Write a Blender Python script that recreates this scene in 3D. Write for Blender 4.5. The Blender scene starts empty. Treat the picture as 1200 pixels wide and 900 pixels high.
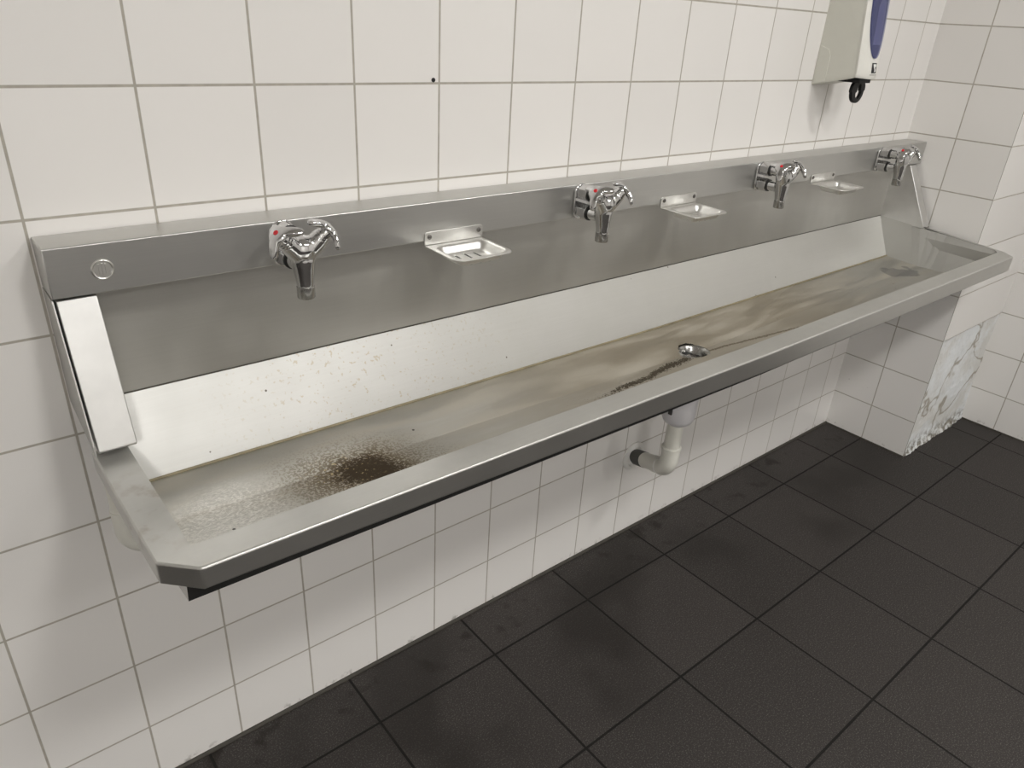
import bpy, bmesh, math, random
from mathutils import Vector, Matrix, noise
random.seed(7)
S = bpy.context.scene
COL = S.collection
PI = math.pi

# ---------------------------------------------------------------- view
S.view_settings.view_transform = 'Standard'
try: S.view_settings.look = 'None'
except Exception: pass
S.view_settings.exposure = 0.09
S.view_settings.gamma = 1.0
S.view_settings.use_curve_mapping = False

# ---------------------------------------------------------------- geometry constants (metres; wall at y=0, room towards -y)
TX = 0.1525                 # tile pitch along the wall
TZ = 0.1521                 # tile pitch upwards
Z0 = 1.0504                 # a horizontal joint above the sink
XP = 2.384                  # pier side
YP = -0.295                 # pier front
XR = 2.886                  # right wall
XL = -2.2                   # left wall
YF = -4.6                   # wall behind the photographer
ZC = 2.6                    # ceiling

# ---------------------------------------------------------------- node helpers
class NT:
    def __init__(s, name):
        s.m = bpy.data.materials.new(name); s.m.use_nodes = True
        s.t = s.m.node_tree; s.t.nodes.clear()
        s.out = s.t.nodes.new('ShaderNodeOutputMaterial')
    def n(s, typ, **kw):
        nd = s.t.nodes.new(typ)
        for k, v in kw.items(): setattr(nd, k, v)
        return nd
    def link(s, a, b): s.t.links.new(a, b)
    def put(s, sock, v):
        if hasattr(v, 'is_linked') or isinstance(v, bpy.types.NodeSocket): s.link(v, sock)
        else:
            if isinstance(v, (tuple, list)) and len(v) == 3 and sock.type == 'RGBA': v = (*v, 1)
            sock.default_value = v
    def math(s, op, a, b=0.0, c=0.0, clamp=False):
        nd = s.n('ShaderNodeMath', operation=op, use_clamp=clamp)
        s.put(nd.inputs[0], a); s.put(nd.inputs[1], b); s.put(nd.inputs[2], c)
        return nd.outputs[0]
    def mix(s, fac, a, b, blend='MIX'):
        nd = s.n('ShaderNodeMix', data_type='RGBA', blend_type=blend)
        s.put(nd.inputs[0], fac); s.put(nd.inputs[6], a); s.put(nd.inputs[7], b)
        return nd.outputs[2]
    def mixf(s, fac, a, b):
        nd = s.n('ShaderNodeMix', data_type='FLOAT')
        s.put(nd.inputs[0], fac); s.put(nd.inputs[2], a); s.put(nd.inputs[3], b)
        return nd.outputs[0]
    def ramp(s, v, a, b, lo=0.0, hi=1.0):
        nd = s.n('ShaderNodeMapRange', interpolation_type='SMOOTHSTEP')
        s.put(nd.inputs[0], v); nd.inputs[1].default_value = a; nd.inputs[2].default_value = b
        nd.inputs[3].default_value = lo; nd.inputs[4].default_value = hi
        return nd.outputs[0]
    def pos(s):
        g = s.n('ShaderNodeNewGeometry'); sp = s.n('ShaderNodeSeparateXYZ'); s.link(g.outputs['Position'], sp.inputs[0])
        return g.outputs['Position'], sp.outputs[0], sp.outputs[1], sp.outputs[2]
    def vec(s, x, y, z):
        c = s.n('ShaderNodeCombineXYZ'); s.put(c.inputs[0], x); s.put(c.inputs[1], y); s.put(c.inputs[2], z); return c.outputs[0]
    def noise(s, v, scale, detail=2.0, rough=0.5, dist=0.0):
        nd = s.n('ShaderNodeTexNoise'); s.put(nd.inputs['Vector'], v)
        nd.inputs['Scale'].default_value = scale; nd.inputs['Detail'].default_value = detail
        nd.inputs['Roughness'].default_value = rough; nd.inputs['Distortion'].default_value = dist
        return nd.outputs[0]
    def bsdf(s, **kw):
        b = s.n('ShaderNodeBsdfPrincipled')
        for k, v in kw.items(): s.put(b.inputs[k.replace('_', ' ')], v)
        s.link(b.outputs[0], s.out.inputs[0]); s.b = b
        return b
    def bump(s, h, strength=0.3, dist=0.002):
        nd = s.n('ShaderNodeBump'); nd.inputs['Strength'].default_value = strength; nd.inputs['Distance'].default_value = dist
        s.put(nd.inputs['Height'], h); return nd.outputs[0]

def simple(name, col, rough=0.5, metal=0.0, var=0.05, scale=40, **kw):
    t = NT(name); P, x, y, z = t.pos()
    nz = t.noise(P, scale, 3)
    dark = tuple(c * (1 - var) for c in col); lite = tuple(min(1, c * (1 + var)) for c in col)
    t.bsdf(Base_Color=t.mix(nz, dark, lite), Roughness=rough, Metallic=metal, **kw)
    return t.m

def line(t, c, c0, pitch, half):
    """1 on a grout line of a grid in coordinate c, and the tile index"""
    q = t.math('DIVIDE', t.math('SUBTRACT', c, c0), pitch)
    fl = t.math('FLOOR', t.math('ADD', q, 0.5))
    d = t.math('ABSOLUTE', t.math('MULTIPLY', t.math('SUBTRACT', q, fl), pitch))
    return t.ramp(d, half, half + 0.0009, 1.0, 0.0), t.math('FLOOR', q), d

def tile_mat(name, axis, u0, pu, col=(0.772, 0.755, 0.731), vert=True, half=0.0013, grout=(0.39, 0.365, 0.315), plaster=False, dirt=True):
    t = NT(name); P, x, y, z = t.pos()
    u = x if axis == 'x' else y
    lu, iu, du = line(t, u, u0, pu, half)
    lz, iz, dz = line(t, z, Z0, TZ, half)
    m = t.math('MAXIMUM', lu, lz) if vert else lz
    wn = t.n('ShaderNodeTexWhiteNoise', noise_dimensions='2D'); t.link(t.vec(iu, iz, 0), wn.inputs['Vector'])
    base = t.mix(wn.outputs[0], tuple(c * 0.965 for c in col), tuple(c * 1.02 for c in col))
    cloud = t.noise(P, 2.2, 2)
    base = t.mix(t.math('MULTIPLY', cloud, 0.12), base, (0.66, 0.60, 0.56))
    # small specks of dirt on the glaze
    vo = t.n('ShaderNodeTexVoronoi', feature='F1'); t.put(vo.inputs['Vector'], P); vo.inputs['Scale'].default_value = 13
    pick = t.n('ShaderNodeSeparateColor'); t.link(vo.outputs['Color'], pick.inputs[0])
    speck = t.math('MULTIPLY', t.ramp(vo.outputs['Distance'], 0.012, 0.022, 1, 0), t.math('GREATER_THAN', pick.outputs[0], 0.88))
    base = t.mix(t.math('MULTIPLY', speck, 0.75), base, (0.10, 0.09, 0.08))
    gn = t.noise(P, 60, 3)
    gcol = t.mix(gn, tuple(c * 0.75 for c in grout), tuple(c * 1.25 for c in grout))
    colr = t.mix(m, base, gcol)
    if dirt:   # grime creeping up from the floor
        gr = t.math('MULTIPLY', t.ramp(z, 0.0, 0.028, 1, 0), t.ramp(t.noise(P, 34, 5, 0.7), 0.54, 0.66))
        colr = t.mix(t.math('MULTIPLY', gr, 0.7), colr, (0.16, 0.14, 0.11))
    rough = t.mixf(m, 0.16, 0.8)
    hgt = t.math('MULTIPLY', m, -1.0)
    wav = t.noise(P, 9, 1)
    h = t.math('ADD', t.math('MULTIPLY', hgt, 0.6), t.math('MULTIPLY', wav, 0.12))
    t.bsdf(Base_Color=colr, Roughness=rough, Normal=t.bump(h, 0.18, 0.0015), Specular_IOR_Level=0.42)
    return t.m

def steel(name, stains=None, col=(0.60, 0.595, 0.57), rough=0.34, aniso=0.6):
    t = NT(name); P, x, y, z = t.pos()
    brushed = t.noise(t.vec(t.math('MULTIPLY', x, 6.0), t.math('MULTIPLY', y, 420.0), t.math('MULTIPLY', z, 420.0)), 1.0, 4, 0.6)
    blot = t.noise(P, 5.0, 4, 0.55)
    r = t.math('ADD', t.math('MULTIPLY', blot, 0.14), rough - 0.07)
    r = t.math('ADD', r, t.math('MULTIPLY', t.math('SUBTRACT', brushed, 0.5), 0.10))
    c = t.mix(brushed, tuple(v * 0.93 for v in col), tuple(min(1, v * 1.06) for v in col))
    uvt = t.n('ShaderNodeTangent', direction_type='UV_MAP'); uvt.uv_map = 'UVMap'
    dirtc, dirtf, bumpn = None, None, None
    b = t.bsdf(Base_Color=c, Roughness=r, Metallic=1.0, Anisotropic=aniso, Tangent=uvt.outputs[0])
    t.c, t.r, t.P, t.x, t.y, t.z = c, r, P, x, y, z
    t.h = brushed
    if stains: stains(t)
    else:
        film(t, t.ramp(blot, 0.3, 0.7, 0.14, 0.28), (0.37, 0.368, 0.36), 0.45)
        t.put(b.inputs['Normal'], t.bump(brushed, 0.05, 0.0004))
    return t.m

def film(t, fac, col, rough=0.6):
    """a film of dirt (dielectric) over the metal, driven by fac"""
    d = t.n('ShaderNodeBsdfPrincipled'); t.put(d.inputs['Base Color'], col); d.inputs['Roughness'].default_value = rough
    d.inputs['Specular IOR Level'].default_value = 0.25
    mx = t.n('ShaderNodeMixShader'); t.put(mx.inputs[0], fac)
    src = t.out.inputs[0].links[0].from_socket
    t.link(src, mx.inputs[1]); t.link(d.outputs[0], mx.inputs[2]); t.link(mx.outputs[0], t.out.inputs[0])
    return d

def blob(t, cx, cy, rx, ry, ang=0.0, soft=0.0, warp=0.0, wscale=14):
    """1 in the middle of an ellipse on the basin floor, falling to 0 at its rim"""
    dx = t.math('SUBTRACT', t.x, cx); dy = t.math('SUBTRACT', t.y, cy)
    if warp:
        dx = t.math('ADD', dx, t.math('MULTIPLY', t.math('SUBTRACT', t.noise(t.P, wscale, 3), 0.5), warp))
        dy = t.math('ADD', dy, t.math('MULTIPLY', t.math('SUBTRACT', t.noise(t.vec(t.y, t.x, 3.3), wscale, 3), 0.5), warp))
    ca, sa = math.cos(ang), math.sin(ang)
    a = t.math('DIVIDE', t.math('ADD', t.math('MULTIPLY', dx, ca), t.math('MULTIPLY', dy, sa)), rx)
    b = t.math('DIVIDE', t.math('SUBTRACT', t.math('MULTIPLY', dy, ca), t.math('MULTIPLY', dx, sa)), ry)
    d = t.math('SQRT', t.math('ADD', t.math('MULTIPLY', a, a), t.math('MULTIPLY', b, b)))
    return t.ramp(d, soft, 1.0, 1.0, 0.0), d

def basin_stains(t):
    # lime film along the whole floor, browner towards the drain
    str_ = t.noise(t.vec(t.math('MULTIPLY', t.x, 4.0), t.math('MULTIPLY', t.y, 22.0), 0.0), 1.0, 5, 0.6, 0.4)
    mid = t.math('MULTIPLY', t.ramp(t.x, 0.35, 0.95), t.ramp(t.x, 1.55, 2.1, 1, 0))
    filmf = t.math('ADD', t.ramp(str_, 0.25, 0.75, 0.25, 0.75), t.math('MULTIPLY', mid, 0.18), clamp=True)
    fc = t.mix(mid, (0.36, 0.345, 0.305), (0.29, 0.245, 0.175))
    fc = t.mix(t.ramp(str_, 0.4, 0.7), fc, (0.43, 0.395, 0.33))
    film(t, filmf, fc, 0.45)
    # dried scouring rings at the left end
    ex, d = blob(t, 0.135, -0.215, 0.105, 0.105, 0, 0.45, 0.06)
    wv = t.n('ShaderNodeTexWave', wave_type='RINGS', rings_direction='Z'); t.put(wv.inputs['Vector'], t.vec(t.math('SUBTRACT', t.x, 0.115), t.math('SUBTRACT', t.y, -0.175), 0))
    wv.inputs['Scale'].default_value = 34; wv.inputs['Distortion'].default_value = 9.0; wv.inputs['Detail'].default_value = 3; wv.inputs['Detail Scale'].default_value = 2.0
    fib = t.noise(t.vec(t.math('MULTIPLY', t.x, 90), t.math('MULTIPLY', t.y, 190), 0), 1, 5, 0.75, 2.2)
    chalk = t.math('MULTIPLY', ex, t.math('MULTIPLY', t.ramp(t.math('ADD', t.math('MULTIPLY', wv.outputs[0], 0.06), fib), 0.44, 0.66), 0.9))
    film(t, chalk, (0.78, 0.76, 0.71), 0.5)
    # rust: brown wash, speckle, dark core
    wash, _ = blob(t, 0.335, -0.205, 0.20, 0.125, -0.25, 0.05, 0.05)
    film(t, t.math('MULTIPLY', wash, 0.55), (0.20, 0.155, 0.09), 0.6)
    sp = t.noise(t.P, 260, 2, 0.6)
    core, _ = blob(t, 0.345, -0.210, 0.095, 0.068, -0.45, 0.0, 0.04)
    spk = t.ramp(t.math('ADD', sp, t.math('MULTIPLY', wash, 0.17)), 0.55, 0.62)
    film(t, t.math('MULTIPLY', spk, t.math('MULTIPLY', wash, 0.95)), (0.10, 0.07, 0.035), 0.7)
    film(t, t.math('MULTIPLY', t.ramp(t.math('ADD', t.math('MULTIPLY', sp, 0.9), core), 0.66, 1.15), 0.95), (0.040, 0.026, 0.012), 0.7)
    wht, _ = blob(t, 0.31, -0.19, 0.09, 0.07, 0, 0.2)
    film(t, t.math('MULTIPLY', t.ramp(t.noise(t.P, 190, 1), 0.66, 0.72), t.math('MULTIPLY', wht, 0.8)), (0.45, 0.36, 0.2), 0.6)
    # black scum running into the drain from the left, and a thin line on its right
    def streak(x0, y0, x1, y1, w, thr, amt, col):
        L = math.hypot(x1 - x0, y1 - y0); ux, uy = (x1 - x0) / L, (y1 - y0) / L
        dx = t.math('SUBTRACT', t.x, x0); dy = t.math('SUBTRACT', t.y, y0)
        s = t.math('DIVIDE', t.math('ADD', t.math('MULTIPLY', dx, ux), t.math('MULTIPLY', dy, uy)), L)
        n = t.math('ABSOLUTE', t.math('ADD', t.math('SUBTRACT', t.math('MULTIPLY', dy, ux), t.math('MULTIPLY', dx, uy)),
                   t.math('MULTIPLY', t.math('SUBTRACT', t.noise(t.P, 9, 3), 0.5), w * 2.0)))
        across = t.ramp(n, 0.0, w, 1, 0)
        along = t.math('MULTIPLY', t.ramp(s, -0.08, 0.45), t.ramp(s, 0.97, 1.03, 1, 0))
        f = t.ramp(t.math('ADD', t.math('MULTIPLY', across, along), t.math('MULTIPLY', t.math('SUBTRACT', t.noise(t.P, 230, 3, 0.75), 0.5), 3.0)), thr, thr + 0.3)
        film(t, t.math('MULTIPLY', t.math('MULTIPLY', f, amt), t.ramp(n, w * 0.9, w * 1.3, 1, 0)), col, 0.8)
    streak(0.78, -0.238, 1.155, -0.196, 0.020, 0.42, 0.93, (0.05, 0.038, 0.022))
    streak(1.62, -0.262, 1.215, -0.19, 0.009, 0.45, 0.7, (0.10, 0.075, 0.04))
    chw, _ = blob(t, 0.93, -0.205, 0.16, 0.03, 0.1, 0.2, 0.03)
    film(t, t.math('MULTIPLY', t.ramp(t.noise(t.P, 60, 4, 0.7), 0.5, 0.7), t.math('MULTIPLY', chw, 0.5)), (0.55, 0.50, 0.43), 0.6)
    # grey smear at the far end
    sm, _ = blob(t, 2.2, -0.175, 0.09, 0.06, -0.3, 0.3, 0.10, 18)
    film(t, t.math('MULTIPLY', t.ramp(sm, 0.35, 0.6), 0.55), (0.10, 0.10, 0.10), 0.5)
    # crumbs
    vo = t.n('ShaderNodeTexVoronoi', feature='F1'); t.put(vo.inputs['Vector'], t.P); vo.inputs['Scale'].default_value = 42
    pick = t.n('ShaderNodeSeparateColor'); t.link(vo.outputs['Color'], pick.inputs[0])
    film(t, t.math('MULTIPLY', t.ramp(vo.outputs['Distance'], 0.08, 0.11, 0.9, 0), t.math('GREATER_THAN', pick.outputs[1], 0.93)), (0.04, 0.035, 0.03), 0.8)
    t.put(t.b.inputs['Normal'], t.bump(t.math('ADD', t.h, t.math('MULTIPLY', chalk, 2.0)), 0.08, 0.0008))

def slope_stains(t):
    # limescale veil and brown splash dots, thickest left of the middle
    veil = t.noise(t.P, 7, 4, 0.6)
    film(t, t.ramp(veil, 0.3, 0.75, 0.15, 0.45), (0.48, 0.475, 0.44), 0.45)
    band = t.math('MULTIPLY', t.ramp(t.x, 0.10, 0.35), t.ramp(t.x, 0.45, 0.9, 1, 0.0))
    dots = t.ramp(t.noise(t.P, 150, 2), 0.62, 0.70)
    film(t, t.math('MULTIPLY', dots, t.math('MULTIPLY', band, 0.55)), (0.40, 0.32, 0.18), 0.5)
    vo = t.n('ShaderNodeTexVoronoi', feature='F1'); t.put(vo.inputs['Vector'], t.P); vo.inputs['Scale'].default_value = 38
    pick = t.n('ShaderNodeSeparateColor'); t.link(vo.outputs['Color'], pick.inputs[0])
    film(t, t.math('MULTIPLY', t.ramp(vo.outputs['Distance'], 0.06, 0.09, 0.9, 0), t.math('GREATER_THAN', pick.outputs[0], 0.93)), (0.09, 0.07, 0.05), 0.8)
    t.put(t.b.inputs['Normal'], t.bump(t.h, 0.05, 0.0004))

def panel_stains(t):
    veil = t.noise(t.vec(t.math('MULTIPLY', t.x, 7), t.y, t.math('MULTIPLY', t.z, 1.6)), 1.0, 3, 0.5)
    film(t, t.ramp(veil, 0.35, 0.75, 0.24, 0.50), (0.37, 0.358, 0.33), 0.45)
    vo = t.n('ShaderNodeTexVoronoi', feature='F1'); t.put(vo.inputs['Vector'], t.P); vo.inputs['Scale'].default_value = 26
    pick = t.n('ShaderNodeSeparateColor'); t.link(vo.outputs['Color'], pick.inputs[0])
    film(t, t.math('MULTIPLY', t.ramp(vo.outputs['Distance'], 0.04, 0.06, 0.8, 0), t.math('GREATER_THAN', pick.outputs[0], 0.9)), (0.62, 0.6, 0.55), 0.6)
    t.put(t.b.inputs['Normal'], t.bump(t.h, 0.05, 0.0004))

def rim_stains(t):
    veil = t.noise(t.P, 11, 5, 0.6)
    nz = t.n('ShaderNodeSeparateXYZ'); gg = t.n('ShaderNodeNewGeometry'); t.link(gg.outputs['Normal'], nz.inputs[0])
    up = t.ramp(nz.outputs[2], 0.3, 0.95, 0.22, 1.0)      # film is thickest on the level top
    film(t, t.math('MULTIPLY', up, t.ramp(veil, 0.35, 0.8, 0.34, 0.64)), (0.41, 0.405, 0.38), 0.42)
    br, _ = blob(t, 0.03, -0.26, 0.05, 0.12, 0, 0.1, 0.06)
    film(t, t.math('MULTIPLY', t.ramp(t.noise(t.P, 45, 4), 0.5, 0.7), t.math('MULTIPLY', br, 0.45)), (0.22, 0.15, 0.10), 0.6)
    vo = t.n('ShaderNodeTexVoronoi', feature='F1'); t.put(vo.inputs['Vector'], t.P); vo.inputs['Scale'].default_value = 30
    pick = t.n('ShaderNodeSeparateColor'); t.link(vo.outputs['Color'], pick.inputs[0])
    film(t, t.math('MULTIPLY', t.ramp(vo.outputs['Distance'], 0.035, 0.05, 0.8, 0), t.math('GREATER_THAN', pick.outputs[0], 0.9)), (0.7, 0.68, 0.62), 0.6)
    t.put(t.b.inputs['Normal'], t.bump(t.h, 0.05, 0.0004))

def floor_mat():
    t = NT('floor_tiles'); P, x, y, z = t.pos()
    lu, iu, du = line(t, x, 0.3843, 0.2985, 0.0022)
    lv, iv, dv = line(t, y, -0.1401, 0.2985, 0.0022)
    m = t.math('MAXIMUM', lu, lv)
    wn = t.n('ShaderNodeTexWhiteNoise', noise_dimensions='2D'); t.link(t.vec(iu, iv, 0), wn.inputs['Vector'])
    base = t.mix(wn.outputs[0], (0.031, 0.0275, 0.025), (0.041, 0.036, 0.033))
    gr = t.noise(P, 330, 2, 0.8)
    base = t.mix(t.ramp(gr, 0.50, 0.72), base, (0.115, 0.105, 0.098))
    wet = t.math('MULTIPLY', t.ramp(t.noise(P, 3.0, 3), 0.48, 0.66), t.ramp(y, -0.55, -0.3))
    base = t.mix(t.math('MULTIPLY', wet, 0.55), base, (0.016, 0.014, 0.012))
    # dark muck in the corners of the joints by the wall
    mk = t.math('MULTIPLY', t.ramp(t.noise(P, 16, 4), 0.55, 0.7), t.ramp(y, -0.20, -0.05))
    base = t.mix(t.math('MULTIPLY', mk, 0.7), base, (0.012, 0.010, 0.007))
    col = t.mix(m, base, (0.010, 0.009, 0.008))
    r = t.mixf(m, t.mixf(wet, 0.62, 0.48), 0.8)
    h = t.math('ADD', t.math('MULTIPLY', m, -1.0), t.math('MULTIPLY', gr, 0.22))
    t.bsdf(Base_Color=col, Roughness=r, Specular_IOR_Level=0.22, Normal=t.bump(h, 0.5, 0.0015))
    return t.m

def plaster_mat():
    t = NT('broken_plaster'); P, x, y, z = t.pos()
    P2 = t.vec(x, z, 0)
    big = t.noise(P2, 5.5, 5, 0.6, 0.6)
    c = t.mix(t.ramp(big, 0.40, 0.60), (0.66, 0.655, 0.63), (0.76, 0.78, 0.79))
    crack = t.math('ABSOLUTE', t.math('SUBTRACT', t.noise(P2, 4.2, 3, 0.5, 0.5), 0.5))
    c = t.mix(t.ramp(crack, 0.0, 0.028, 0.8, 0), c, (0.30, 0.265, 0.205))
    fine = t.noise(P2, 45, 4, 0.7)
    c = t.mix(t.ramp(fine, 0.60, 0.72, 0, 0.5), c, (0.33, 0.29, 0.22))
    low = t.math('MULTIPLY', t.ramp(z, 0.012, 0.075, 1, 0), t.ramp(t.noise(P, 38, 4, 0.7), 0.40, 0.62))
    c = t.mix(t.math('MULTIPLY', low, 0.85), c, (0.13, 0.11, 0.075))
    h = t.math('ADD', t.noise(P2, 20, 5, 0.65), t.math('MULTIPLY', crack, -0.0))
    t.bsdf(Base_Color=c, Roughness=0.9, Normal=t.bump(h, 0.6, 0.006), Specular_IOR_Level=0.2)
    return t.m

# ---------------------------------------------------------------- mesh builder
class MB:
    def __init__(s): s.v, s.f, s.mi = [], [], []
    def add(s, vs, fs, mi=0):
        o = len(s.v); s.v += [tuple(v) for v in vs]
        for f in fs: s.f.append([i + o for i in f]); s.mi.append(mi)
        return s
    def box(s, a, b, mi=0):
        x0, y0, z0 = a; x1, y1, z1 = b
        return s.add([(x0,y0,z0),(x1,y0,z0),(x1,y1,z0),(x0,y1,z0),(x0,y0,z1),(x1,y0,z1),(x1,y1,z1),(x0,y1,z1)],
                     [(0,3,2,1),(4,5,6,7),(0,1,5,4),(1,2,6,5),(2,3,7,6),(3,0,4,7)], mi)
    def quad(s, a, b, c, d, mi=0): return s.add([a, b, c, d], [(0,1,2,3)], mi)
    def grid(s, rows, mi=0, closed=False):
        n = len(rows[0]); vs = [p for r in rows for p in r]; fs = []
        for i in range(len(rows) - 1):
            for j in range(n if closed else n - 1):
                k = (j + 1) % n
                fs.append((i*n+j, i*n+k, (i+1)*n+k, (i+1)*n+j))
        return s.add(vs, fs, mi)
    def tube(s, pts, rad, seg=24, caps=True, mi=0):
        pts = [Vector(p) for p in pts]; rows = []; ref = None
        for i, p in enumerate(pts):
            if i == 0: d = pts[1] - p
            elif i == len(pts) - 1: d = p - pts[-2]
            else: d = (pts[i+1] - p).normalized() + (p - pts[i-1]).normalized()
            d.normalize()
            if ref is None: ref = Vector((0,0,1)) if abs(d.z) < 0.9 else Vector((1,0,0))
            a = (ref - d * ref.dot(d)).normalized(); b = d.cross(a); ref = a
            r = rad[i] if isinstance(rad, (list, tuple)) else rad
            rows.append([p + (a * math.cos(2*PI*k/seg) + b * math.sin(2*PI*k/seg)) * r for k in range(seg)])
        o = len(s.v); s.grid(rows, mi, True)
        if caps:
            s.f.append([o + k for k in range(seg)][::-1]); s.mi.append(mi)
            e = o + (len(rows) - 1) * seg
            s.f.append([e + k for k in range(seg)]); s.mi.append(mi)
        return s
    def lathe(s, prof, origin, axis, seg=32, caps=(True, True), mi=0):
        """prof: (distance along axis, radius)"""
        o_ = Vector(origin); d = Vector(axis).normalized()
        ref = Vector((0,0,1)) if abs(d.z) < 0.9 else Vector((1,0,0))
        a = (ref - d * ref.dot(d)).normalized(); b = d.cross(a)
        rows = [[o_ + d*h + (a*math.cos(2*PI*k/seg) + b*math.sin(2*PI*k/seg))*r for k in range(seg)] for h, r in prof]
        o = len(s.v); s.grid(rows, mi, True)
        if caps[0]: s.f.append([o + k for k in range(seg)][::-1]); s.mi.append(mi)
        if caps[1]:
            e = o + (len(rows)-1)*seg; s.f.append([e+k for k in range(seg)]); s.mi.append(mi)
        return s
    def prism(s, outline, a, b, mi=0):
        """outline: closed list of 3D points; swept by vector from a to b"""
        n = len(outline); A = [Vector(p) + Vector(a) for p in outline]; Bv = [Vector(p) + Vector(b) for p in outline]
        return s.add(A + Bv, [tuple(range(n))[::-1], tuple(range(n, 2*n))] + [(i, (i+1) % n, n + (i+1) % n, n + i) for i in range(n)], mi)
    def build(s, name, mats, parent=None, bevel=0.0, smooth=False, seg=2, angle=35, off=(0,0,0)):
        me = bpy.data.meshes.new(name)
        o_ = Vector(off); me.from_pydata([Vector(v) - o_ for v in s.v], [], s.f)
        if not isinstance(mats, (list, tuple)): mats = [mats]
        for m in mats: me.materials.append(m)
        for p, i in zip(me.polygons, s.mi): p.material_index = i
        bm = bmesh.new(); bm.from_mesh(me)
        bmesh.ops.remove_doubles(bm, verts=bm.verts, dist=1e-6)
        bmesh.ops.recalc_face_normals(bm, faces=bm.faces)
        uv = bm.loops.layers.uv.new('UVMap')
        for f in bm.faces:
            for l in f.loops:
                c = l.vert.co; l[uv].uv = (c.x + 0.31 * c.y * (abs(f.normal.x) > 0.9), c.z - c.y)
        bm.to_mesh(me); bm.free()
        ob = bpy.data.objects.new(name, me); COL.objects.link(ob)
        if bevel:
            mod = ob.modifiers.new('bevel', 'BEVEL'); mod.width = bevel; mod.segments = seg; mod.limit_method = 'ANGLE'; mod.angle_limit = math.radians(30)
        if smooth or bevel:
            for p in me.polygons: p.use_smooth = True
            try: me.set_sharp_from_angle(angle=math.radians(angle))
            except Exception: pass
        if parent: ob.parent = parent
        return ob

def thing(name, label, cat, loc, group=None):
    o = bpy.data.objects.new(name, None); COL.objects.link(o); o.location = loc; o.empty_display_size = 0.05
    o['label'] = label; o['category'] = cat
    if group: o['group'] = group
    return o
def tag(o, label, cat, group=None):
    o['label'] = label; o['category'] = cat
    if group: o['group'] = group
    return o
def struct(o): o['kind'] = 'structure'; return o
def fuse(mb, name, mat, voxel, smooth_it, parent, off=(0,0,0)):
    """fuse overlapping closed shapes into one smooth skin"""
    ob = mb.build('temporary', mat, None, off=off)
    r = ob.modifiers.new('r', 'REMESH'); r.mode = 'VOXEL'; r.voxel_size = voxel
    sm = ob.modifiers.new('s', 'SMOOTH'); sm.factor = 0.5; sm.iterations = smooth_it
    dg = bpy.context.evaluated_depsgraph_get(); dg.update()
    me = bpy.data.meshes.new_from_object(ob.evaluated_get(dg)); me.name = name
    bpy.data.objects.remove(ob)
    me.materials.clear(); me.materials.append(mat)
    for p in me.polygons: p.use_smooth = True
    o = bpy.data.objects.new(name, me); COL.objects.link(o); o.parent = parent
    return o
def arc(c, r, a0, a1, n, u, v):
    c, u, v = Vector(c), Vector(u), Vector(v)
    return [c + u*r*math.cos(a0+(a1-a0)*i/n) + v*r*math.sin(a0+(a1-a0)*i/n) for i in range(n+1)]

# ---------------------------------------------------------------- materials
M_back = tile_mat('white_wall_tiles', 'x', 0.0, TX)
M_side = tile_mat('white_pier_tiles', 'y', -0.1415, 0.1535)
M_pfront = tile_mat('white_pier_front_tiles', 'x', XP, 0.9, vert=False)
M_right = tile_mat('white_right_wall_tiles', 'y', -0.4075, TX)
M_plain = tile_mat('white_room_tiles', 'y', 0.0, TX)
M_floor = floor_mat()
M_plaster = plaster_mat()
M_ceil = simple('ceiling_paint', (0.78, 0.77, 0.74), 0.9)
M_seal = simple('grey_joint_sealant', (0.045, 0.040, 0.032), 0.7, var=0.3, scale=60)
M_steel = steel('brushed_steel')
M_basin = steel('stained_basin_steel', basin_stains, col=(0.56, 0.55, 0.52), rough=0.36)
M_slope = steel('basin_slope_steel', slope_stains, col=(0.57, 0.565, 0.545), rough=0.36)
M_panel = steel('splash_panel_steel', panel_stains, rough=0.33)
M_rim = steel('rim_steel', rim_stains, rough=0.36)
M_chrome = simple('chrome', (0.62, 0.62, 0.62), 0.09, 1.0, var=0.06, scale=30)
M_chrome_d = simple('worn_chrome', (0.46, 0.455, 0.44), 0.24, 1.0, var=0.2, scale=120)
M_black = simple('black_rubber', (0.012, 0.012, 0.012), 0.45)
M_red = simple('red_marker', (0.55, 0.012, 0.02), 0.35)
M_pvc = simple('pale_plastic_pipe', (0.68, 0.67, 0.61), 0.38, var=0.05)
M_cup = simple('white_plastic_trap', (0.66, 0.65, 0.67), 0.35, var=0.03)
M_rose = simple('white_plastic_collar', (0.74, 0.73, 0.70), 0.35, var=0.03)
M_dark = simple('dark_rubber_sleeve', (0.055, 0.055, 0.05), 0.6)
M_dish = simple('bright_pressed_steel', (0.74, 0.735, 0.71), 0.33, 1.0, var=0.12, scale=70)
M_screw = simple('dull_screw_metal', (0.16, 0.15, 0.14), 0.45, 0.8, var=0.3, scale=300)
M_dis = simple('offwhite_dispenser_plastic', (0.66, 0.655, 0.59), 0.38, var=0.02)
M_disf = simple('white_dispenser_cover', (0.72, 0.71, 0.66), 0.33, var=0.02)
M_blackp = simple('black_plastic_lever', (0.005, 0.005, 0.005), 0.5, Specular_IOR_Level=0.25)
M_ink_shade = simple('black_print_and_slot_shade', (0.012, 0.012, 0.014), 0.5)
M_white = simple('white_print', (0.75, 0.75, 0.73), 0.5)
M_grey = simple('grey_print', (0.33, 0.33, 0.32), 0.5)
M_cart = simple('pale_soap_cartridge', (0.30, 0.30, 0.42), 0.4, var=0.1)
M_recess = simple('blue_recess', (0.085, 0.09, 0.20), 0.5)
M_seam = simple('yellowed_seam_sealant', (0.26, 0.225, 0.14), 0.6, var=0.5, scale=45)
M_joint = simple('dark_seam_line', (0.07, 0.065, 0.05), 0.7, var=0.4, scale=90)
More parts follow.
